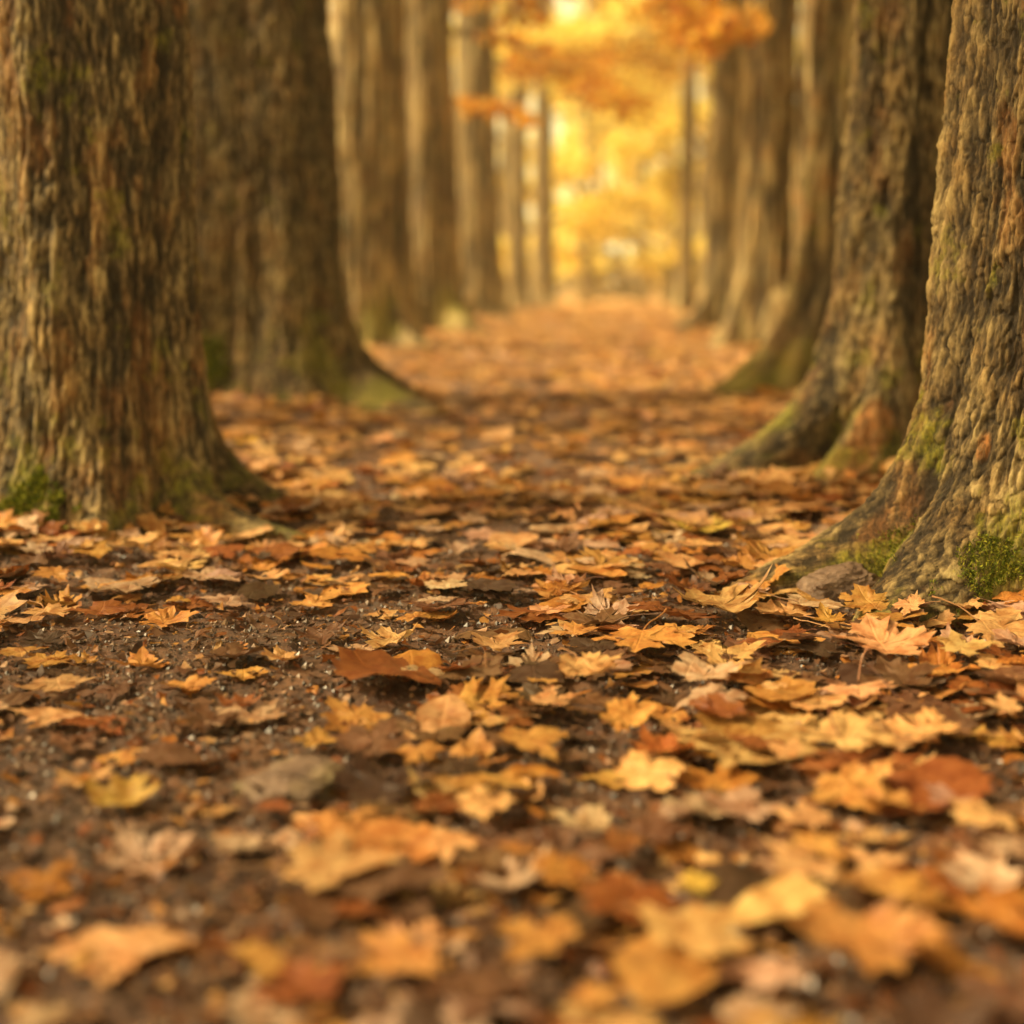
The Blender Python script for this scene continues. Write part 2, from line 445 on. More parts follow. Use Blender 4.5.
AV = 'trees lining the leafy path'
T = {}
T['R1'] = avenue_tree('front right tree in sharp focus, rugged bark and mossy spreading roots beside the grey stone', 1080, 579, 272, 1,
    [(186, .32, .17, .11), (214, .25, .17, .15), (262, .10, .25, .2), (300, .22, .25, .14), (350, .25, .3, .15), (60, .25, .3, .15), (120, .25, .3, .15)],
    [(196, .05, .35, .5), (232, .035, .25, .7), (262, .03, .2, .8)], 2, 1, AV, depth=.0095, flareA=.26, flareH=.36, mossA=.6, rustA=.55,
    moss_spots=[(190, .26, .16, .06), (201, .12, .10, .08), (231, .14, .10, .09), (262, .09, .14, .07), (235, .34, .04, .07), (200, .04, .25, .04)],
    rust_spots=[(218, .27, .05, .04)])
T['L1'] = avenue_tree('large front left tree with furrowed bark and a green moss patch at its foot', 100, 509, 184, 2,
    [(330, .34, .18, .065), (285, .14, .3, .16), (250, .16, .3, .14), (210, .22, .3, .14), (30, .25, .3, .14), (120, .2, .3, .14)],
    [(345, .05, .22, .9), (300, .04, .25, 1.2), (255, .03, .2, 1.5)], 1, 0, AV, depth=.011, flareA=.08, flareH=.25, lean=(.02, 0), mossA=.6, rustA=.55,
    moss_spots=[(262, .10, .22, .09), (232, .06, .2, .07), (330, .10, .3, .08)])
T['L2'] = avenue_tree('second tree on the left, double-ridged trunk with yellow moss on its long right root', 266, 400, 142, 3,
    [(322, .66, .17, .15), (290, .25, .25, .22), (255, .12, .3, .2), (225, .25, .25, .2), (30, .4, .3, .2), (130, .3, .3, .2)],
    [(225, .10, .40, 6.), (300, .09, .45, 7.), (345, .05, .3, 3.)], 1, 1, AV, depth=.016, flareA=.18, flareH=.35, mossA=.6, rustA=.3,
    moss_spots=[(306, .22, .25, .22), (314, .08, .25, .10), (318, .03, .2, .06), (248, .22, .16, .16)])
T['L3'] = avenue_tree('third tree on the left, golden lit flank and yellow moss at the base', 373, 350, 76, 4,
    [(320, .35, .3, .2), (230, .3, .35, .25), (270, .15, .3, .2)], [(220, .1, .5, 6)], 0, 0, AV, depth=.02, flareA=.2, flareH=.4,
    moss_spots=[(285, .25, .5, .28)])
T['L4'] = avenue_tree('fourth tree on the left, dark trunk flaring towards the path', 430, 334, 58, 5,
    [(325, .45, .3, .3), (240, .3, .3, .3)], [], 0, 1, AV, depth=.02, flareA=.2, flareH=.5, moss_spots=[(300, .3, .5, .35)])
T['L5'] = avenue_tree('fifth tree on the left, slim trunk with a bright gap to its right', 477, 320, 47, 6,
    [(330, .3, .4, .3), (240, .3, .3, .3)], [], 0, 0, AV, depth=.02, flareA=.25, flareH=.5)
T['L6'] = avenue_tree('sixth tree on the left, thin dark far trunk', 518, 311, 21, 7, [(300, .3, .4, .3)], [], 0, 0, AV, depth=.02)
T['L7'] = avenue_tree('last tree on the left, edging the bright vista', 543, 308, 22, 8, [(300, .3, .4, .3)], [], 0, 0, AV, depth=.02)
T['R2'] = avenue_tree('second tree on the right, trunk leaning out of a split orange and mossy root', 900, 467, 112, 9,
    [(200, .42, .20, .17), (238, .34, .24, .16), (215, .06, .3, .5), (285, .2, .3, .2), (340, .3, .3, .2), (60, .3, .3, .2)],
    [(195, .08, .3, 1.2), (245, .06, .25, 2.)], 1, 0, AV, depth=.015, flareA=.30, flareH=.45, mossA=.6, rustA=.4,
    moss_spots=[(205, .14, .15, .10), (235, .05, .2, .06)], rust_spots=[(243, .15, .14, .10), (240, .05, .14, .06)])
T['R3'] = avenue_tree('third tree on the right, dark trunk with a low mossy root', 833, 392, 64, 10,
    [(200, .5, .3, .25), (250, .3, .3, .2), (300, .3, .3, .2)], [(210, .1, .3, 2.)], 0, 1, AV, depth=.018, flareA=.3, flareH=.5, rustA=.7,
    moss_spots=[(215, .1, .4, .12)])
T['R4'] = avenue_tree('fourth tree on the right, grey brown trunk lit on its left side', 762, 350, 57, 11,
    [(215, .3, .3, .3), (300, .4, .3, .3)], [], 0, 0, AV, depth=.02, flareA=.25, flareH=.5)
T['R5'] = avenue_tree('fifth tree on the right, dark trunk in front of a bright slit', 721, 331, 34, 12,
    [(215, .6, .3, .3), (300, .4, .3, .3)], [], 0, 1, AV, depth=.02, flareA=.25, flareH=.5)
T['R6'] = avenue_tree('sixth tree on the right, thin trunk edging the bright vista', 685, 313, 17, 13, [(240, .3, .4, .3)], [], 0, 0, AV, depth=.02)
T['L0'] = avenue_tree('dark tree showing only at the left edge behind the front left trunk', -38, 430, 108, 14,
    [(300, .4, .3, .2)], [], 0, 0, None, depth=.018)
T['R0'] = avenue_tree('dark trunk wedged behind the front right tree', 945, 432, 84, 15, [(240, .3, .4, .2)], [], 0, 0, None, depth=.018)
T['R7'] = avenue_tree('tree set back in the gap right of the fourth right trunk', 806, 352, 34, 16, [(240, .3, .4, .3)], [], 0, 1, None, depth=.018, rustA=.8)

# moss cushions: children of the front trees
def moss_on(key, ang, z0, w, hz, n, blade, seed):
    """short blades growing out of the bark around one spot of the trunk's own surface"""
    t = T[key][0]; tm = [c for c in t.children if c.name.startswith('trunk')][0].data
    P = np.empty(len(tm.vertices) * 3, np.float32); tm.vertices.foreach_get('co', P); P = P.reshape(-1, 3)
    NN = np.empty_like(P); tm.vertices.foreach_get('normal', NN.reshape(-1))
    NN = NN.reshape(-1, 3); rn = np.random.default_rng(seed)
    d = (np.arctan2(P[:, 1], P[:, 0]) - math.radians(ang) + np.pi) % (2 * np.pi) - np.pi
    g = np.exp(-(d / w) ** 2 - ((P[:, 2] - z0) / hz) ** 2) + .45 * fbm(P[:, 0] * 22, P[:, 1] * 22, P[:, 2] * 22, 3)
    ids = np.where((g > .62) & (P[:, 2] > -.01) & (P[:, 2] < z0 + 2.2 * hz))[0]
    ids = rn.choice(ids, n); C = P[ids] + rn.normal(size=(n, 3)) * .002; nn = NN[ids]
    d = nn + rn.normal(size=(n, 3)) * .55 + np.array((0, 0, .35)); d /= np.linalg.norm(d, axis=1)[:, None]
    L = (blade * rn.uniform(.5, 1.3, n))[:, None]
    s = np.cross(d, rn.normal(size=(n, 3))); s /= np.linalg.norm(s, axis=1)[:, None]
    V = np.stack([C - s * L * .16, C + s * L * .16, C + d * L * .6 + s * L * .16, C + d * L], 1).reshape(-1, 3)
    F = np.arange(n * 4).reshape(-1, 4)
    c = np.array([(.11, .14, .012), (.22, .23, .020), (.07, .095, .010), (.32, .30, .03)])[rn.integers(0, 4, n)]
    link('moss_cushion', make_mesh('moss_cushion', V, F, M_MOSS, False, cols=np.repeat(c, 4, 0)), t)
moss_on('R1', 228, .08, .16, .07, 3200, .0065, 1)
moss_on('R1', 197, .07, .13, .07, 2200, .006, 2)
moss_on('L1', 262, .07, .26, .09, 2000, .016, 4)
moss_on('L2', 244, .15, .26, .15, 2600, .035, 5)

# low branches with orange leaves reaching over the path (children of the trees that carry them)
def branch(key, z0, direction, L, nleaf, pal, seed, rad=.45, r0=.05, droop=.5):
    t, (bx, by, bz), R = T[key]
    rg = random.Random(seed); rn = np.random.default_rng(seed)
    pts = limb_path((0, 0, z0), direction, L, 9, droop, .13, rg)
    parts = [tube(pts, [r0 * (1 - .09 * k) for k in range(10)])]
    cents = list(pts[4:])
    for q in range(3, 10):
        for s in (-1, 1):
            d = pts[q] - pts[q - 1]; a = math.atan2(d[1], d[0]) + s * rg.uniform(.5, 1.1)
            p2 = limb_path(pts[q], (math.cos(a), math.sin(a), rg.uniform(-.5, .3)), L * rg.uniform(.16, .32), 5, .5, .2, rg)
            parts.append(tube(p2, [r0 * .3 * (1 - .15 * k) for k in range(6)], 5)); cents += p2[2:]
    v, f = merge(parts)
    b = link('branch', make_mesh('branch', v, f, M_BARK2), t)
    C = clump_points(nleaf, cents, rad, rn, .6)
    lv, lf, lc = leaf_cards(C, .12, pal, rn)
    link('foliage', make_mesh('foliage', lv, lf, M_CROWN, False, cols=lc), b)
branch('L4', 3.6, (1, -.1, .15), 2.6, 450, 'orange', 31, .3)
branch('L5', 4.6, (1, .1, .15), 3.8, 650, 'orange', 32, .45)
branch('L5', 4.4, (.8, -.6, .05), 1.7, 380, 'orange', 33, .2)
branch('R4', 3.3, (-1, -.1, .25), 2.2, 420, 'orange', 34, .3)
branch('R5', 4.3, (-1, 0, .2), 3.4, 650, 'orange', 35, .45)
branch('R5', 4.0, (-.5, -1, .0), 2.0, 350, 'orange', 36, .3)
branch('R4', 2.85, (-.7, -.8, .1), 1.5, 260, 'orange', 41, .17, .03, .3)
branch('R3', 2.3, (-.9, -.2, .1), 1.1, 200, 'orange', 42, .13, .02, .3)
branch('L4', 2.9, (.8, -.5, .0), 1.3, 200, 'orange', 43, .14, .03, .3)
branch('L6', 6.4, (1, 0, .2), 4.4, 1500, 'yellow', 37, .6)
branch('L7', 7.0, (1, .2, .1), 4.0, 1800, 'yellow', 38, .6)
branch('R6', 6.4, (-1, 0, .25), 4.0, 2000, 'yellow', 39, .6)
branch('R2', 2.05, (-.25, -1, .15), .5, 90, 'orange', 40, .1, .02)

# far trees beyond the end of the avenue
FAR = []
for i, (H, pal) in enumerate(((17, 'yellow'), (15, 'yellow'), (19, 'yellow'))):
    lm, cm = crown_meshes('crown', 1.6, H, 4.6, 3300, .34, pal, 60 + i, nl=11, tr=.3)
    zs = np.linspace(-.2, H * .95, 30)
    tm = trunk_mesh('trunk', .24, H, 70 + i, [(40, .2, .5, .4), (200, .2, .5, .4)], (), 24, zs, False, depth=.02, taper=.85)
    FAR.append((tm, lm, cm))
def far_tree(x, y, k, rz, s, label):
    t = empty('tree', (x, y, float(ground_h(x, y))), rz, label=label, category='tree', group='yellow trees closing the vista')
    t.scale = (s, s, s)
    link('trunk', FAR[k][0], t); link('limbs', FAR[k][1], t); link('crown', FAR[k][2], t)
for (px, y, k, rz, s, lab) in [
    (585, 58, 0, .3, .9, 'yellow tree at the left side of the bright vista'),
    (668, 54, 1, 1.2, .9, 'yellow tree at the right side of the bright vista'),
    (640, 72, 2, 2.4, 1.0, 'taller pale yellow tree right of the vista centre'),
    (598, 84, 1, 3.3, 1.1, 'yellow tree farther back left of the vista centre'),
    (505, 52, 2, 4.0, .9, 'yellow tree glimpsed between the fifth and sixth left trunks'),
    (700, 50, 0, 5.0, .9, 'yellow tree glimpsed between the fifth and sixth right trunks'),
    (620, 100, 0, 1.9, 1.25, 'farthest yellow tree at the very end of the path')]:
    far_tree((px - 512) / FPX * y, y, k, rz, s, lab)

# woodland mass on both sides and behind: one object of kind stuff
def woodland():
    rn = np.random.default_rng(5); rg = random.Random(5)
    TV, LV, LF, LC, TF = [], [], [], [], []
    o = 0; lo = 0; parts = []
    spots = []
    while len(spots) < 150:
        y = rg.uniform(9, 150); side = rg.choice((-1, 1))
        c = path_x(y)
        x = c + side * rg.uniform(5.2, 12 + y * .5)
        if side < 0: x -= 8 + .06 * y          # open to the sun on the left
        if y > 115: x = c + rg.uniform(-60, 60)
        if y < 115 and abs(x - c) < 9 and y > 45: continue
        spots.append((x, y))
    spots += [(-10, 1.5), (-13, -1.5), (-13.5, 5.5)]  # unseen trees added left of the frame to shade the near ground
    for (x, y) in spots:
        H = rg.uniform(11, 15); r = rg.uniform(.15, .32)
        pts = [np.array((x + rg.uniform(-.1, .1) * q, y + rg.uniform(-.1, .1) * q, -.2 + q * H / 6)) for q in range(7)]
        parts.append(tube(pts, [r * (1.25 if q == 0 else 1 - .13 * q) for q in range(7)], 9))
        cents = []
        for q in range(26):
            a = rg.uniform(0, 6.28); f = rg.random(); rad = 3.3 * math.sqrt(rg.random()) * (1.1 - .6 * f)
            cents.append((x + math.cos(a) * rad, y + math.sin(a) * rad, H * (.03 + .97 * f) if y > 60 else H * (.12 + .9 * f)))
        C = clump_points(1000, cents, 1.0, rn)
        v, f, c = leaf_cards(C[:420 if y > 90 else 800], .42, 'yellow' if (y > 40 or rg.random() < .4) else rg.choice(('dull', 'orange')), rn)
        LV.append(v); LF.append(f + lo); LC.append(c); lo += len(v)
    cents = [(path_x(y) + rg.uniform(-11, 11), y + 0 * rg.random(), rg.uniform(.2, 2.6)) for y in [rg.uniform(92, 112) for _ in range(90)]]
    v, f, c = leaf_cards(clump_points(5200, cents, 1.0, rn), .34, 'dull', rn)
    LV.append(v); LF.append(f + lo); LC.append(c); lo += len(v)
    tv, tf = merge(parts); n = len(tv)
    V = np.concatenate([tv] + LV); F = [tf, np.concatenate(LF) + n]
    cols = np.concatenate([np.full((n, 3), .1)] + LC)
    fm = np.concatenate([np.zeros(len(tf)), np.ones(len(F[1]))])
    me = make_mesh('woodland', V, F, [M_BARK2, M_CROWN], False, cols=cols, fmat=fm)
    link('woodland', me, kind='stuff', label='mass of yellow autumn trees beyond the avenue', category='woodland')
woodland()

# ---------------------------------------------------------------- stones
def stone(name, px, py, w, d, h, seed, mat, rz, label):
    import bmesh
    bm = bmesh.new(); bmesh.ops.create_icosphere(bm, subdivisions=6, radius=1)
    P = np.array([v.co[:] for v in bm.verts], np.float32)
    q = np.sign(P) * np.abs(P) ** .75
    r = 1 + .22 * fbm(P[:, 0] * 1.1 + seed * 9, P[:, 1] * 1.1, P[:, 2] * 1.1, 3) + .05 * fbm(P[:, 0] * 7 + seed, P[:, 1] * 7, P[:, 2] * 7, 3)
    Q = q * r[:, None] * np.array((w / 2, d / 2, h / 2)) 
    Q[:, 2] += .35 * Q[:, 0] * .3
    for v, c in zip(bm.verts, Q): v.co = c.tolist()
    me = bpy.data.meshes.new(name); bm.to_mesh(me); bm.free()
    for p in me.polygons: p.use_smooth = True
    me.materials.append(mat)
    x, y = ground_pt(px, py)
    o = link(name, me, None, (x, y, float(ground_h(x, y)) + h * (.22 if 'sunk' not in label else .05)), label=label, category='stone')
    o.rotation_euler = (0, 0, rz)
stone('stone', 838, 596, .135, .10, .085, 1, stone_material(False), .3, 'flat grey stone tucked against the left root of the front right tree')
stone('stone', 296, 774, .115, .10, .050, 2, stone_material(True), .8, 'low mossy stone half sunk in the bare soil left of the path centre')

# ---------------------------------------------------------------- fallen leaves
HALF = [(.0, .0), (.10, -.03), (.22, -.15), (.27, -.09), (.40, -.11), (.38, -.01), (.50, .07), (.41, .13),
        (.46, .17), (.58, .13), (.60, .23), (.84, .33), (.66, .38), (.64, .50), (.52, .47), (.44, .53), (.31, .49),
        (.30, .58), (.36, .66), (.29, .74), (.30, .86), (.16, .84), (.09, .93), (.0, 1.08)]
OUT_M = np.array(HALF + [(-x, y) for x, y in HALF[-2:0:-1]], float)
an = np.linspace(0, 2 * np.pi, 28, endpoint=False)
OUT_O = np.stack([.34 * np.sin(an) * (1 - .25 * np.cos(an)), .5 - .55 * np.cos(an)], -1)
OUT_O *= (1 + .04 * np.where(np.arange(28) % 2, 1, -1))[:, None]
def leaf_template(rn, lod, species, curl):
    out = (OUT_M if species == 0 else OUT_O).copy()
    # per-leaf asymmetry, raggedness
    out += rn.normal(size=out.shape) * (.022 if species == 0 else .008)
    out[:, 0] *= rn.uniform(.85, 1.15); out[out[:, 0] > 0, 0] *= rn.uniform(.88, 1.1)
    out[:, 0] += .12 * rn.normal() * (out[:, 1] - .4) ** 2
    if lod == 2: out = out[::3] if species == 0 else out[::4]
    c = np.array((0, .32)); n = len(out)
    rings = {0: (.22, .48, .76, 1.0), 1: (.5, 1.0), 2: (1.0,)}[lod]
    P = [c[None]] + [c + (out - c) * t for t in rings]
    P = np.concatenate(P); F = []
    i = np.arange(n); j = (i + 1) % n
    tris = np.stack([np.zeros(n, int), 1 + i, 1 + j], -1)
    quads = [np.stack([1 + k * n + i, 1 + (k + 1) * n + i, 1 + (k + 1) * n + j, 1 + k * n + j], -1) for k in range(len(rings) - 1)]
    quads = np.concatenate(quads) if quads else np.zeros((0, 4), int)
    T3 = np.concatenate([tris, quads[:, [0, 1, 2]], quads[:, [0, 2, 3]]]) if len(quads) else tris
    x, y = P[:, 0], P[:, 1] - .35
    # relief: veins as valleys, blade bulging between them
    ang = np.arctan2(np.abs(P[:, 0]), P[:, 1] + .02); rr = np.hypot(P[:, 0], P[:, 1])
    bul = np.abs(np.sin(ang * 180 / 50 / 2 * np.pi)) if species == 0 else np.abs(np.sin(P[:, 1] * 16 - np.abs(P[:, 0]) * 10)) * .3
    z = .045 * bul * np.clip(rr, 0, 1)
    s0 = rn.uniform(0, 50)
    z = z + (.07 + .05 * curl) * fbm(x * 2.0 + s0, y * 2.0, s0 * 2 + 0 * x, 2)
    z = z + (.022 + .03 * curl) * fbm(x * 6 + s0, y * 6, 2 + 0 * x, 2)
    rim = np.hypot(x, y)
    z = z + curl * rn.uniform(-.06, .28) * rim ** 2 + curl * .22 * np.abs(fbm(x * 1.3 + s0 + 9, y * 1.3, 3 + 0 * x, 2)) * rim ** 2 * 2
    # roll about a random axis
    k = float(np.clip(rn.normal() * (.35 + 1.2 * curl), -1.1, 1.1)); a = rn.uniform(0, np.pi)
    if abs(k) > 1e-3:
        u = x * np.cos(a) + y * np.sin(a); w = -x * np.sin(a) + y * np.cos(a)
        sg = 1 if rn.random() < .75 else -1
        u2 = np.sin(k * u) / k - sg * 0; z = z + sg * (1 - np.cos(k * u)) / abs(k)
        x = u2 * np.cos(a) - w * np.sin(a); y = u2 * np.sin(a) + w * np.cos(a)
    V = np.stack([x, y, z], -1)
    V[:, 2] -= np.percentile(V[:, 2], 12)
    return V, T3, P
def stalk_geo(rn, V):
    p0 = np.array((0, -.33, V[:, 2].min() + .05)); d = np.array((rn.normal() * .3, -1, rn.uniform(0, .5)))
    pts = [p0]; 
    for i in range(6):
        d = d / np.linalg.norm(d); pts.append(pts[-1] + d * .14); d = d + np.array((rn.normal() * .15, 0, rn.normal() * .15 - .05))
    return tube(pts, [.016, .013, .012, .011, .011, .012, .018], 6)
NTPL = 36
tp = np.random.default_rng(77)
TPL = {}
META = []
for i in range(NTPL):
    sp = 0 if i % 7 != 6 else 1
    curl = (.0, .08, .22, .48)[i % 4]
    META.append((sp, curl))
for lod in (0, 1, 2):
    TPL[lod] = []
    for i in range(NTPL):
        rn = np.random.default_rng(500 + i)
        TPL[lod].append(leaf_template(rn, lod, *META[i]))
PAL = [('golden tan', (.68, .415, .175)), ('amber', (.56, .295, .080)), ('orange', (.47, .205, .042)), ('rust', (.28, .100, .025)),
       ('brown', (.19, .098, .050)), ('pinkish buff', (.55, .375, .245)), ('bright yellow', (.80, .54, .10)), ('dark brown', (.085, .048, .029))]
PALC = np.array([p[1] for p in PAL])

# each leaf: x, y, template, width scale, rz, tilt x, tilt y, colour id, layer height
L = []
rn = np.random.default_rng(2024)
def cover(x, y):
    """share of ground under loose leaves: thin along the trodden strip, thick at the sides"""
    d = x - path_x(y)
    c = .45 + .55 * sstep(.15, .75, np.abs(d + .10))
    c = np.where(y < 2.6, np.where(d < 0, c * (.36 + .34 * sstep(.4, .9, -d)), np.maximum(c, .62 + .38 * sstep(.0, .3, d))), c)
    c = c * (.62 + .85 * (.5 + .5 * perlin(x * 2.4, y * 2.4, 8.8 + 0 * x)))
    return np.clip(c + .45 * sstep(5, 14, y), .0, 1.15)
def scatter(y0, y1, dens, halfw, size, cp):
    area = 0
    n = int(dens * (y1 - y0) * 2 * halfw(y1))
    y = rn.uniform(y0, y1, n); hw = halfw(y1); x = rn.uniform(-hw, hw, n) + .03 * y
    k = (np.abs(x - .03 * y) < halfw(y)) & (rn.random(n) < cover(x, y))
    x, y = x[k], y[k]; m = len(x)
    for i in range(m):
        c = rn.choice(8, p=cp); t = int(rn.integers(0, NTPL))
        tilt = rn.normal(size=2) * (.045 + .12 * META[t][1] + (.10 if rn.random() < .12 else 0))
        L.append([x[i], y[i], t, size * math.exp(rn.normal() * .24), rn.uniform(0, 6.283), tilt[0], tilt[1], c, rn.random()])
W1 = lambda y: .45 * y + .9
CPN = [.33, .20, .06, .08, .13, .15, .01, .04]
scatter(.45, 4.5, 165, W1, .108, CPN)
scatter(.45, 4.5, 70, W1, .070, [.12, .16, .12, .14, .22, .10, .0, .14])
scatter(.45, 4.5, 120, W1, .115, [.10, .16, .05, .13, .33, .12, .0, .11])
scatter(3.2, 11, 110, W1, .125, [.46, .26, .07, .04, .04, .12, .01, .0])
scatter(11, 24, 85, W1, .15, [.40, .26, .11, .05, .04, .12, .01, .01])
scatter(24, 48, 28, W1, .24, [.42, .28, .10, .04, .03, .11, .02, .0])
# leaves placed where the photograph shows particular ones: px, py, width px, colour, tiltx
HERO = [(590, 687, 92, 0, .12), (497, 648, 76, 0, 0), (388, 641, 74, 0, .1), (228, 598, 62, 5, 0), (282, 660, 56, 0, 0),
        (330, 872, 140, 0, .05), (122, 798, 100, 1, .15), (626, 724, 88, 1, .2), (718, 726, 84, 3, .1), (650, 778, 112, 0, .1),
        (742, 812, 92, 5, .25), (802, 874, 104, 0, .2), (842, 754, 128, 0, .12), (925, 745, 100, 0, .05), (786, 766, 62, 0, .1),
        (706, 688, 108, 5, 0), (880, 662, 116, 0, .2), (722, 612, 124, 0, .05), (648, 614, 66, 3, 0), (52, 582, 56, 1, .2),
        (130, 550, 74, 0, 0), (58, 677, 84, 0, .1), (186, 684, 62, 1, 0), (1002, 640, 110, 0, .25), (962, 666, 72, 0, .1),
        (696, 894, 52, 6, .1), (530, 750, 104, 1, .1), (452, 842, 92, 0, 0), (482, 808, 84, 0, .1), (420, 757, 74, 1, 0),
        (120, 932, 165, 0, .05), (52, 712, 96, 0, 0), (574, 640, 52, 1, .1), (910, 908, 80, 1, .1), (855, 968, 190, 1, .15),
        (560, 884, 92, 2, .1), (1004, 722, 60, 0, .1), (38, 992, 76, 5, .1), (318, 736, 60, 1, 0), (336, 520, 60, 0, 0),
        (540, 955, 110, 1, 0), (690, 950, 150, 0, .1), (400, 968, 130, 1, .1), (235, 838, 70, 5, 0), (980, 830, 100, 0, .1),
        (700, 560, 60, 0, 0), (600, 552, 60, 5, 0), (520, 580, 54, 0, 0), (880, 810, 80, 1, .1), (620, 850, 70, 3, .1),
        (1000, 930, 120, 2, .1), (772, 985, 90, 5, .1), (240, 700, 60, 3, 0), (20, 650, 60, 1, 0)]
hr = np.random.default_rng(9)
flat_t = [i for i in range(NTPL) if META[i][0] == 0 and META[i][1] < .3]
mid_t = [i for i in range(NTPL) if META[i][0] == 0 and .3 < META[i][1] < .5]
NH0 = len(L)
for (px, py, w, c, tx) in HERO:
    x, y = ground_pt(px, py); dep = y * CP + CAM_H * SP
    wid = w / FPX * dep
    t = int(hr.choice(flat_t if hr.random() < .75 else mid_t))
    L.append([x, y, t, wid, hr.uniform(0, 6.28), tx, hr.normal() * .06, c, 1.15])
# a few propped on edge against the front right roots
for (px, py, w, c, rx) in [(905, 604, 44, 1, 1.0), (962, 598, 30, 1, 1.25), (868, 618, 52, 1, .5), (985, 612, 60, 2, .6), (828, 628, 40, 1, .3),
                           (1015, 600, 50, 1, .9), (160, 545, 26, 1, 1.2), (205, 540, 40, 1, .6)]:
    x, y = ground_pt(px, py); dep = y * CP + CAM_H * SP
    L.append([x, y, int(hr.choice(mid_t)), w / FPX * dep * 1.2, hr.uniform(-.5, .5), rx, hr.normal() * .1, c, 1.4])
NH1 = len(L)
# leaves drifted up against the roots of the nearer trees
for key, cnt in (('R1', 110), ('L1', 90), ('L2', 90), ('R2', 80), ('R3', 40)):
    t, (bx, by, bz), R0 = T[key]
    tm = [c for c in t.children if c.name.startswith('trunk')][0].data
    P = np.empty(len(tm.vertices) * 3, np.float32); tm.vertices.foreach_get('co', P); P = P.reshape(-1, 3)
    ids = np.where((P[:, 2] > -.012) & (P[:, 2] < .035) & (P[:, 1] < R0 * .6))[0]
    for i in hr.choice(ids, cnt):
        a = math.atan2(P[i, 1], P[i, 0]); al = hr.uniform(.05, .75) * (P[i, 2] + .02) / .05
        o = hr.uniform(-.01, .05)
        L.append([bx + P[i, 0] + o * math.cos(a), by + P[i, 1] + o * math.sin(a), int(hr.integers(0, NTPL)), hr.uniform(.06, .12), hr.uniform(0, 6.28),
                  -al * math.sin(a), al * math.cos(a), int(hr.choice(8, p=CPN)), (max(P[i, 2], 0) + .004) / .022])
LA = np.array(L, float)
HEROFLAG = (np.arange(len(LA)) >= NH0) & (np.arange(len(LA)) < NH1)
# drop random leaves lying inside trunks, on stones, or right on top of a placed leaf
keep = np.ones(len(LA), bool)
for k, (t, (bx, by, bz), R) in T.items():
    d = np.hypot(LA[:, 0] - bx, LA[:, 1] - by); keep &= (d > R * 1.25) | HEROFLAG
for (px, py, rad) in ((838, 596, .075), (296, 772, .085)):
    x, y = ground_pt(px, py); keep &= (np.hypot(LA[:, 0] - x, (LA[:, 1] - y)) > rad) | HEROFLAG
for h in LA[HEROFLAG]:
    d = np.hypot(LA[:, 0] - h[0], LA[:, 1] - h[1]); keep &= (d > h[3] * .42) | HEROFLAG
LA, HEROFLAG = LA[keep], HEROFLAG[keep]
N = len(LA)
span = np.array([np.ptp(TPL[0][i][2][:, 0]) for i in range(NTPL)])
S = LA[:, 3] / np.where(np.array([m[0] for m in META])[LA[:, 2].astype(int)] == 0, span[LA[:, 2].astype(int)], span[LA[:, 2].astype(int)] * 1.5)
GH = ground_h(LA[:, 0], LA[:, 1])
dens_here = cover(LA[:, 0], LA[:, 1])
ZL = GH + .004 + LA[:, 8] * (.006 + .020 * dens_here)
def rotm(rz, tx, ty):
    cz, sz = np.cos(rz), np.sin(rz); cx, sx = np.cos(tx), np.sin(tx); cy, sy = np.cos(ty), np.sin(ty)
    o, i = np.zeros_like(rz), np.ones_like(rz)
    Rz = np.stack([cz, -sz, o, sz, cz, o, o, o, i], -1).reshape(-1, 3, 3)
    Rx = np.stack([i, o, o, o, cx, -sx, o, sx, cx], -1).reshape(-1, 3, 3)
    Ry = np.stack([cy, o, sy, o, i, o, -sy, o, cy], -1).reshape(-1, 3, 3)
    return Rx @ Ry @ Rz      # tilt is in world axes: +tx lifts the far edge towards the viewer
RM = rotm(LA[:, 4], LA[:, 5], LA[:, 6])
TINT = PALC[LA[:, 7].astype(int)] * rn.uniform(.78, 1.12, (N, 1)) * (1 + rn.normal(size=(N, 3)) * (.03, .05, .06))
TINT = TINT.clip(.01, .9)
# choose the 300 that show largest
PX, PY, DEP = project(LA[:, 0], LA[:, 1], ZL)
sz = LA[:, 3] / DEP * (1 + .6 * LA[:, 8]) * np.where(HEROFLAG, 100, 1) * np.where(np.isin(LA[:, 7], (4, 7)), .7, 1)
inside = (PX > 15) & (PX < 1009) & (PY > 300) & (PY < 1012)
sz[~inside] = 0
# only leaves not buried below a later, higher neighbour
order = np.argsort(-sz)[:620]
chosen = []
for i in order:
    if sz[i] <= 0: continue
    d = np.hypot(LA[:, 0] - LA[i, 0], LA[:, 1] - LA[i, 1])
    over = ((d < .36 * LA[:, 3]) & (ZL > ZL[i] + .001) & (np.arange(N) != i)).sum()
    if over == 0 or HEROFLAG[i]: chosen.append(i)
    if len(chosen) >= 300: break
chosen = np.array(chosen)
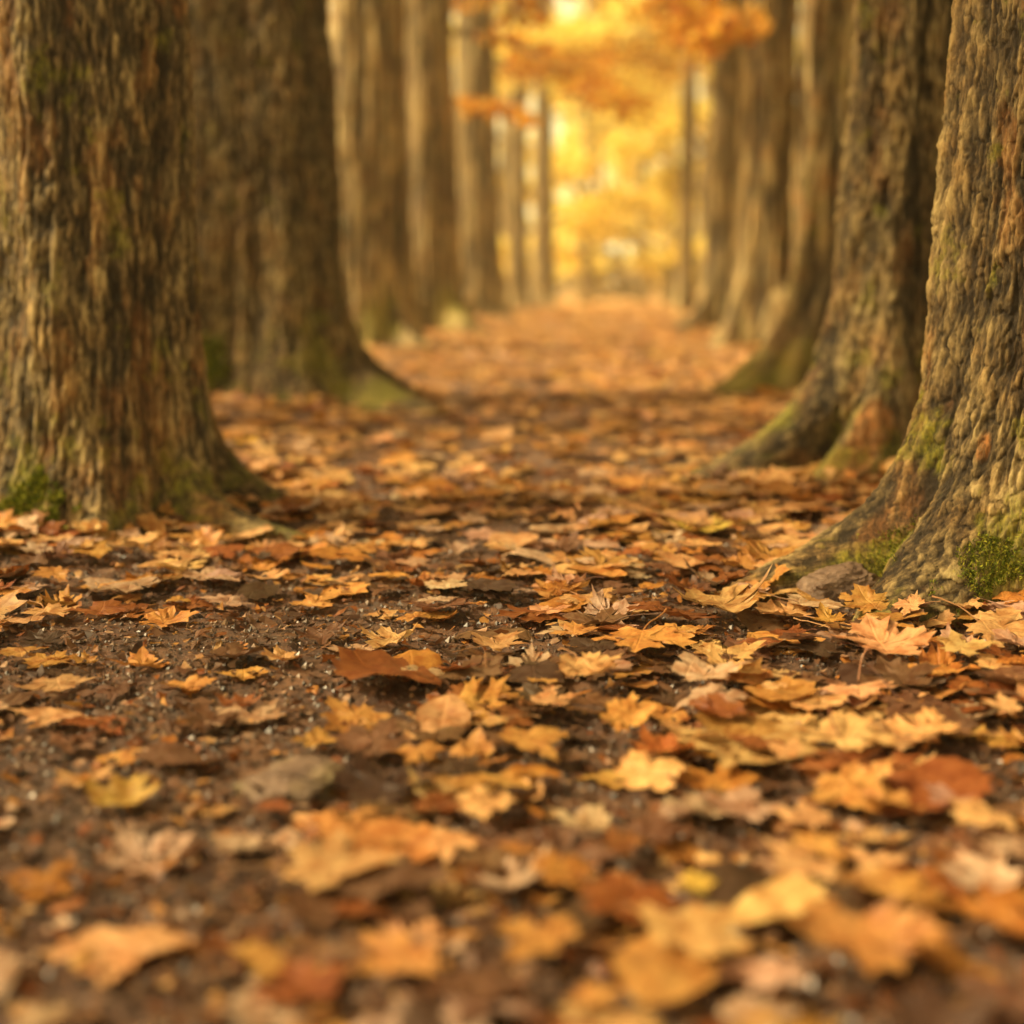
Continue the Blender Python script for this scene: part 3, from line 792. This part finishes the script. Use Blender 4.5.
# --- labels
def size_word(w): return 'large' if w > .135 else 'small' if w < .085 else 'mid-sized'
def leaf_words(i):
    t = int(LA[i, 2]); sp, curl = META[t]
    st = 'propped-up' if abs(LA[i, 5]) > .45 else 'curled' if curl > .5 else 'wavy' if curl > .3 else 'flat'
    kind = 'maple leaf' if sp == 0 else 'oval leaf'
    row = PY[i]
    rw = ('along the bottom edge' if row > 930 else 'below the mossy stone' if row > 830 else 'level with the mossy stone' if row > 715
          else 'between the two stones' if row > 635 else 'level with the grey stone' if row > 545 else 'level with the left trunk foot')
    cx = PX[i]
    cw = 'far left' if cx < 205 else 'left of centre' if cx < 410 else 'centre' if cx < 615 else 'right of centre' if cx < 820 else 'far right'
    return size_word(LA[i, 3]), st, PAL[int(LA[i, 7])][0], kind, cw, rw
groups = {}
for i in chosen: groups.setdefault(leaf_words(i), []).append(i)
ORD = ['leftmost', 'second', 'third', 'fourth', 'fifth', 'sixth', 'seventh', 'eighth', 'ninth', 'tenth']
LAB = {}
for k, ids in groups.items():
    ids = sorted(ids, key=lambda i: PX[i])
    a, b, c, d, e, f = k
    for q, i in enumerate(ids):
        s = f'{a} {b} {c} {d}, {e}, {f}'
        if len(ids) > 1:
            s = f'{ORD[min(q, 9)]} {a} {b} {c} {d}, {e}, {f}'
        LAB[i] = s
chosen_set = set(chosen.tolist())
for i in chosen:
    i = int(i); t = int(LA[i, 2]); V0, F0, P0 = TPL[0][t]
    me = make_mesh('fallen_leaf', V0 * S[i], F0, M_LEAF, True, cols=np.tile(TINT[i], (len(V0), 1)), uv=P0)
    o = link('fallen_leaf', me, None, (LA[i, 0], LA[i, 1], ZL[i]), label=LAB[i], category='fallen leaf', group='fallen leaves on the path')
    import mathutils
    o.rotation_euler = mathutils.Matrix(RM[i].tolist()).to_euler()
    if PY[i] > 560 and META[t][0] == 0 and rn.random() < .5:
        sv, sf = stalk_geo(np.random.default_rng(int(i)), V0)
        sm = make_mesh('stalk', sv * S[i], sf, M_STALK, True, cols=np.tile(TINT[i] * (.55, .45, .45), (len(sv), 1)))
        link('stalk', sm, o)
# --- the rest as one mass
def litter_mesh(sel_by_lod, name):
    Vs, Fs, Cs, Us, o = [], [], [], [], 0
    for lod, sel in sel_by_lod:
        for t in range(NTPL):
            ids = sel[LA[sel, 2].astype(int) == t]
            if not len(ids): continue
            V0, F0, P0 = TPL[lod][t]
            W = np.einsum('nij,vj->nvi', RM[ids] * S[ids][:, None, None], V0)
            W[..., 0] += LA[ids, 0][:, None]; W[..., 1] += LA[ids, 1][:, None]; W[..., 2] += ZL[ids][:, None]
            nv = len(V0)
            Vs.append(W.reshape(-1, 3)); Fs.append((F0[None] + (np.arange(len(ids)) * nv)[:, None, None]).reshape(-1, 3) + o)
            Cs.append(np.repeat(TINT[ids], nv, 0)); Us.append(np.tile(P0, (len(ids), 1))); o += nv * len(ids)
    me = make_mesh(name, np.concatenate(Vs), np.concatenate(Fs), M_LEAF, True, cols=np.concatenate(Cs), uv=np.concatenate(Us))
    link(name, me, kind='stuff', label='deep litter of orange and tan autumn leaves covering the ground', category='leaf litter')
rest = np.array([i for i in range(N) if i not in chosen_set])
yy = LA[rest, 1]
litter_mesh([(0, rest[yy < 4.5]), (1, rest[(yy >= 4.5) & (yy < 11)]), (2, rest[yy >= 11])], 'leaf_litter')
print('leaves', N, 'individual', len(chosen))

# --- crumbs of soil and bits of broken leaf
def crumbs():
    r = np.random.default_rng(3)
    n = 60000
    y = .55 + 4.2 * r.random(n) ** 1.5; x = r.uniform(-1, 1, n) * (.42 * y + .3)
    z = fine_h(x, y)
    s = .0016 + .0042 * r.random(n) ** 2.5
    base = np.array([(1, 0, 0), (-1, 0, 0), (0, 1, 0), (0, -1, 0), (0, 0, 1), (0, 0, -1)], float)
    W = base[None] * r.uniform(.55, 1.4, (n, 6, 1)) + r.normal(size=(n, 6, 3)) * .22
    W = W * s[:, None, None]; W[..., 0] += x[:, None]; W[..., 1] += y[:, None]; W[..., 2] += (z + s * .3)[:, None]
    f = np.array([(0, 2, 4), (2, 1, 4), (1, 3, 4), (3, 0, 4), (2, 0, 5), (1, 2, 5), (3, 1, 5), (0, 3, 5)])
    F = (f[None] + (np.arange(n) * 6)[:, None, None]).reshape(-1, 3)
    c = np.array([(.05, .03, .02), (.10, .06, .035), (.16, .10, .06), (.03, .02, .015), (.24, .17, .12), (.22, .12, .05)])
    c = c[r.choice(6, n, p=[.26, .26, .18, .14, .08, .08])]
    me = make_mesh('soil_crumbs', W.reshape(-1, 3), F, M_CRUMB, False, cols=np.repeat(c, 6, 0))
    link('soil_crumbs', me, kind='stuff', label='dark damp crumbs of soil between the leaves', category='soil')
    # fragments
    n = 36000
    y = .55 + 6.5 * r.random(n) ** 1.3; x = r.uniform(-1, 1, n) * (.42 * y + .3)
    z = ground_h(x, y) + .003 + .012 * r.random(n)
    s = .003 + .012 * r.random(n) ** 1.7
    a = (np.arange(6) / 6 * 2 * np.pi)[None] + r.normal(size=(n, 6)) * .25
    rad = r.uniform(.25, 1.2, (n, 6))
    P = np.stack([np.cos(a) * rad * r.uniform(.6, 1.6, (n, 1)), np.sin(a) * rad, r.normal(size=(n, 6)) * .16], -1) * s[:, None, None]
    RMx = rotm(r.uniform(0, 6.28, n), r.normal(size=n) * .3, r.normal(size=n) * .3)
    W = np.einsum('nij,nvj->nvi', RMx, P)
    W[..., 0] += x[:, None]; W[..., 1] += y[:, None]; W[..., 2] += z[:, None]
    c = PALC[r.choice(8, n, p=[.03, .08, .04, .13, .36, .08, .0, .28])] * r.uniform(.6, 1.1, (n, 1))
    F = np.arange(n * 6).reshape(-1, 6)
    me = make_mesh('leaf_fragments', W.reshape(-1, 3), F, M_LEAF, False, cols=np.repeat(c, 6, 0), uv=np.zeros((n * 6, 2)) + .5)
    link('leaf_fragments', me, kind='stuff', label='crumbled brown and orange bits of broken leaf', category='leaf litter')
crumbs()

# ---------------------------------------------------------------- haze
HAZE = 0.0042
if HAZE:
    k = NT('haze'); v = k.n('ShaderNodeVolumePrincipled', {'Color': (1, .86, .50, 1), 'Density': HAZE, 'Anisotropy': .5})
    k.t.links.new(v.outputs[0], k.out.inputs['Volume'])
    a, b = np.array((-170, -40, -1.6)), np.array((170, 200, 32.))
    V = np.array([[(a, b)[i][0], (a, b)[j][1], (a, b)[l][2]] for i in (0, 1) for j in (0, 1) for l in (0, 1)])
    F = np.array([(0, 1, 3, 2), (4, 6, 7, 5), (0, 4, 5, 1), (2, 3, 7, 6), (0, 2, 6, 4), (1, 5, 7, 3)])
    link('haze', make_mesh('haze', V, F, k.m, False), kind='stuff', label='thin golden haze in the air along the avenue', category='haze')
# ---------------------------------------------------------------- light
SUN = np.array((-.72, -.06, .66)); SUN /= np.linalg.norm(SUN)
sd = bpy.data.lights.new('sun', 'SUN'); sd.energy = 5.0; sd.angle = math.radians(9); sd.color = (1.0, .85, .50)
so = bpy.data.objects.new('sun', sd); COL.objects.link(so)
import mathutils
so.rotation_euler = mathutils.Vector(SUN.tolist()).to_track_quat('Z', 'Y').to_euler()
w = bpy.data.worlds.new('World'); sc.world = w; w.use_nodes = True
nt = w.node_tree; bg = nt.nodes['Background']
sky = nt.nodes.new('ShaderNodeTexSky'); sky.sky_type = 'NISHITA'; sky.sun_disc = False
sky.sun_elevation = math.asin(SUN[2]); sky.sun_rotation = math.atan2(SUN[0], SUN[1])
sky.dust_density = 8.0; sky.air_density = .6; sky.ozone_density = .3
wb = nt.nodes.new('ShaderNodeMix'); wb.data_type = 'RGBA'; wb.blend_type = 'MULTIPLY'; wb.inputs[0].default_value = 1
wb.inputs[7].default_value = (1.0, .82, .50, 1)      # the photograph's warm white balance
nt.links.new(sky.outputs[0], wb.inputs[6]); 
tc = nt.nodes.new('ShaderNodeTexCoord'); sp = nt.nodes.new('ShaderNodeSeparateXYZ'); nt.links.new(tc.outputs['Generated'], sp.inputs[0])
mr = nt.nodes.new('ShaderNodeMapRange'); mr.interpolation_type = 'SMOOTHSTEP'
for q, v in ((1, .0), (2, .5), (3, .8), (4, 0.0)): mr.inputs[q].default_value = v
nt.links.new(sp.outputs[2], mr.inputs[0])
hz = nt.nodes.new('ShaderNodeMix'); hz.data_type = 'RGBA'; hz.inputs[7].default_value = (14.5, 12.2, 5.8, 1)   # bright hazy band of sky near the horizon
nt.links.new(mr.outputs[0], hz.inputs[0]); nt.links.new(wb.outputs[2], hz.inputs[6]); nt.links.new(hz.outputs[2], bg.inputs[0]); bg.inputs[1].default_value = .095
sc.view_settings.view_transform = 'Standard'; sc.view_settings.look = 'None'
sc.view_settings.exposure = 1.28; sc.view_settings.gamma = 1.0
sc.render.engine = 'CYCLES'
sc.cycles.use_denoising = True
sc.cycles.max_bounces = 5; sc.cycles.diffuse_bounces = 3; sc.cycles.transmission_bounces = 3; sc.cycles.glossy_bounces = 2
sc.cycles.sample_clamp_indirect = 6
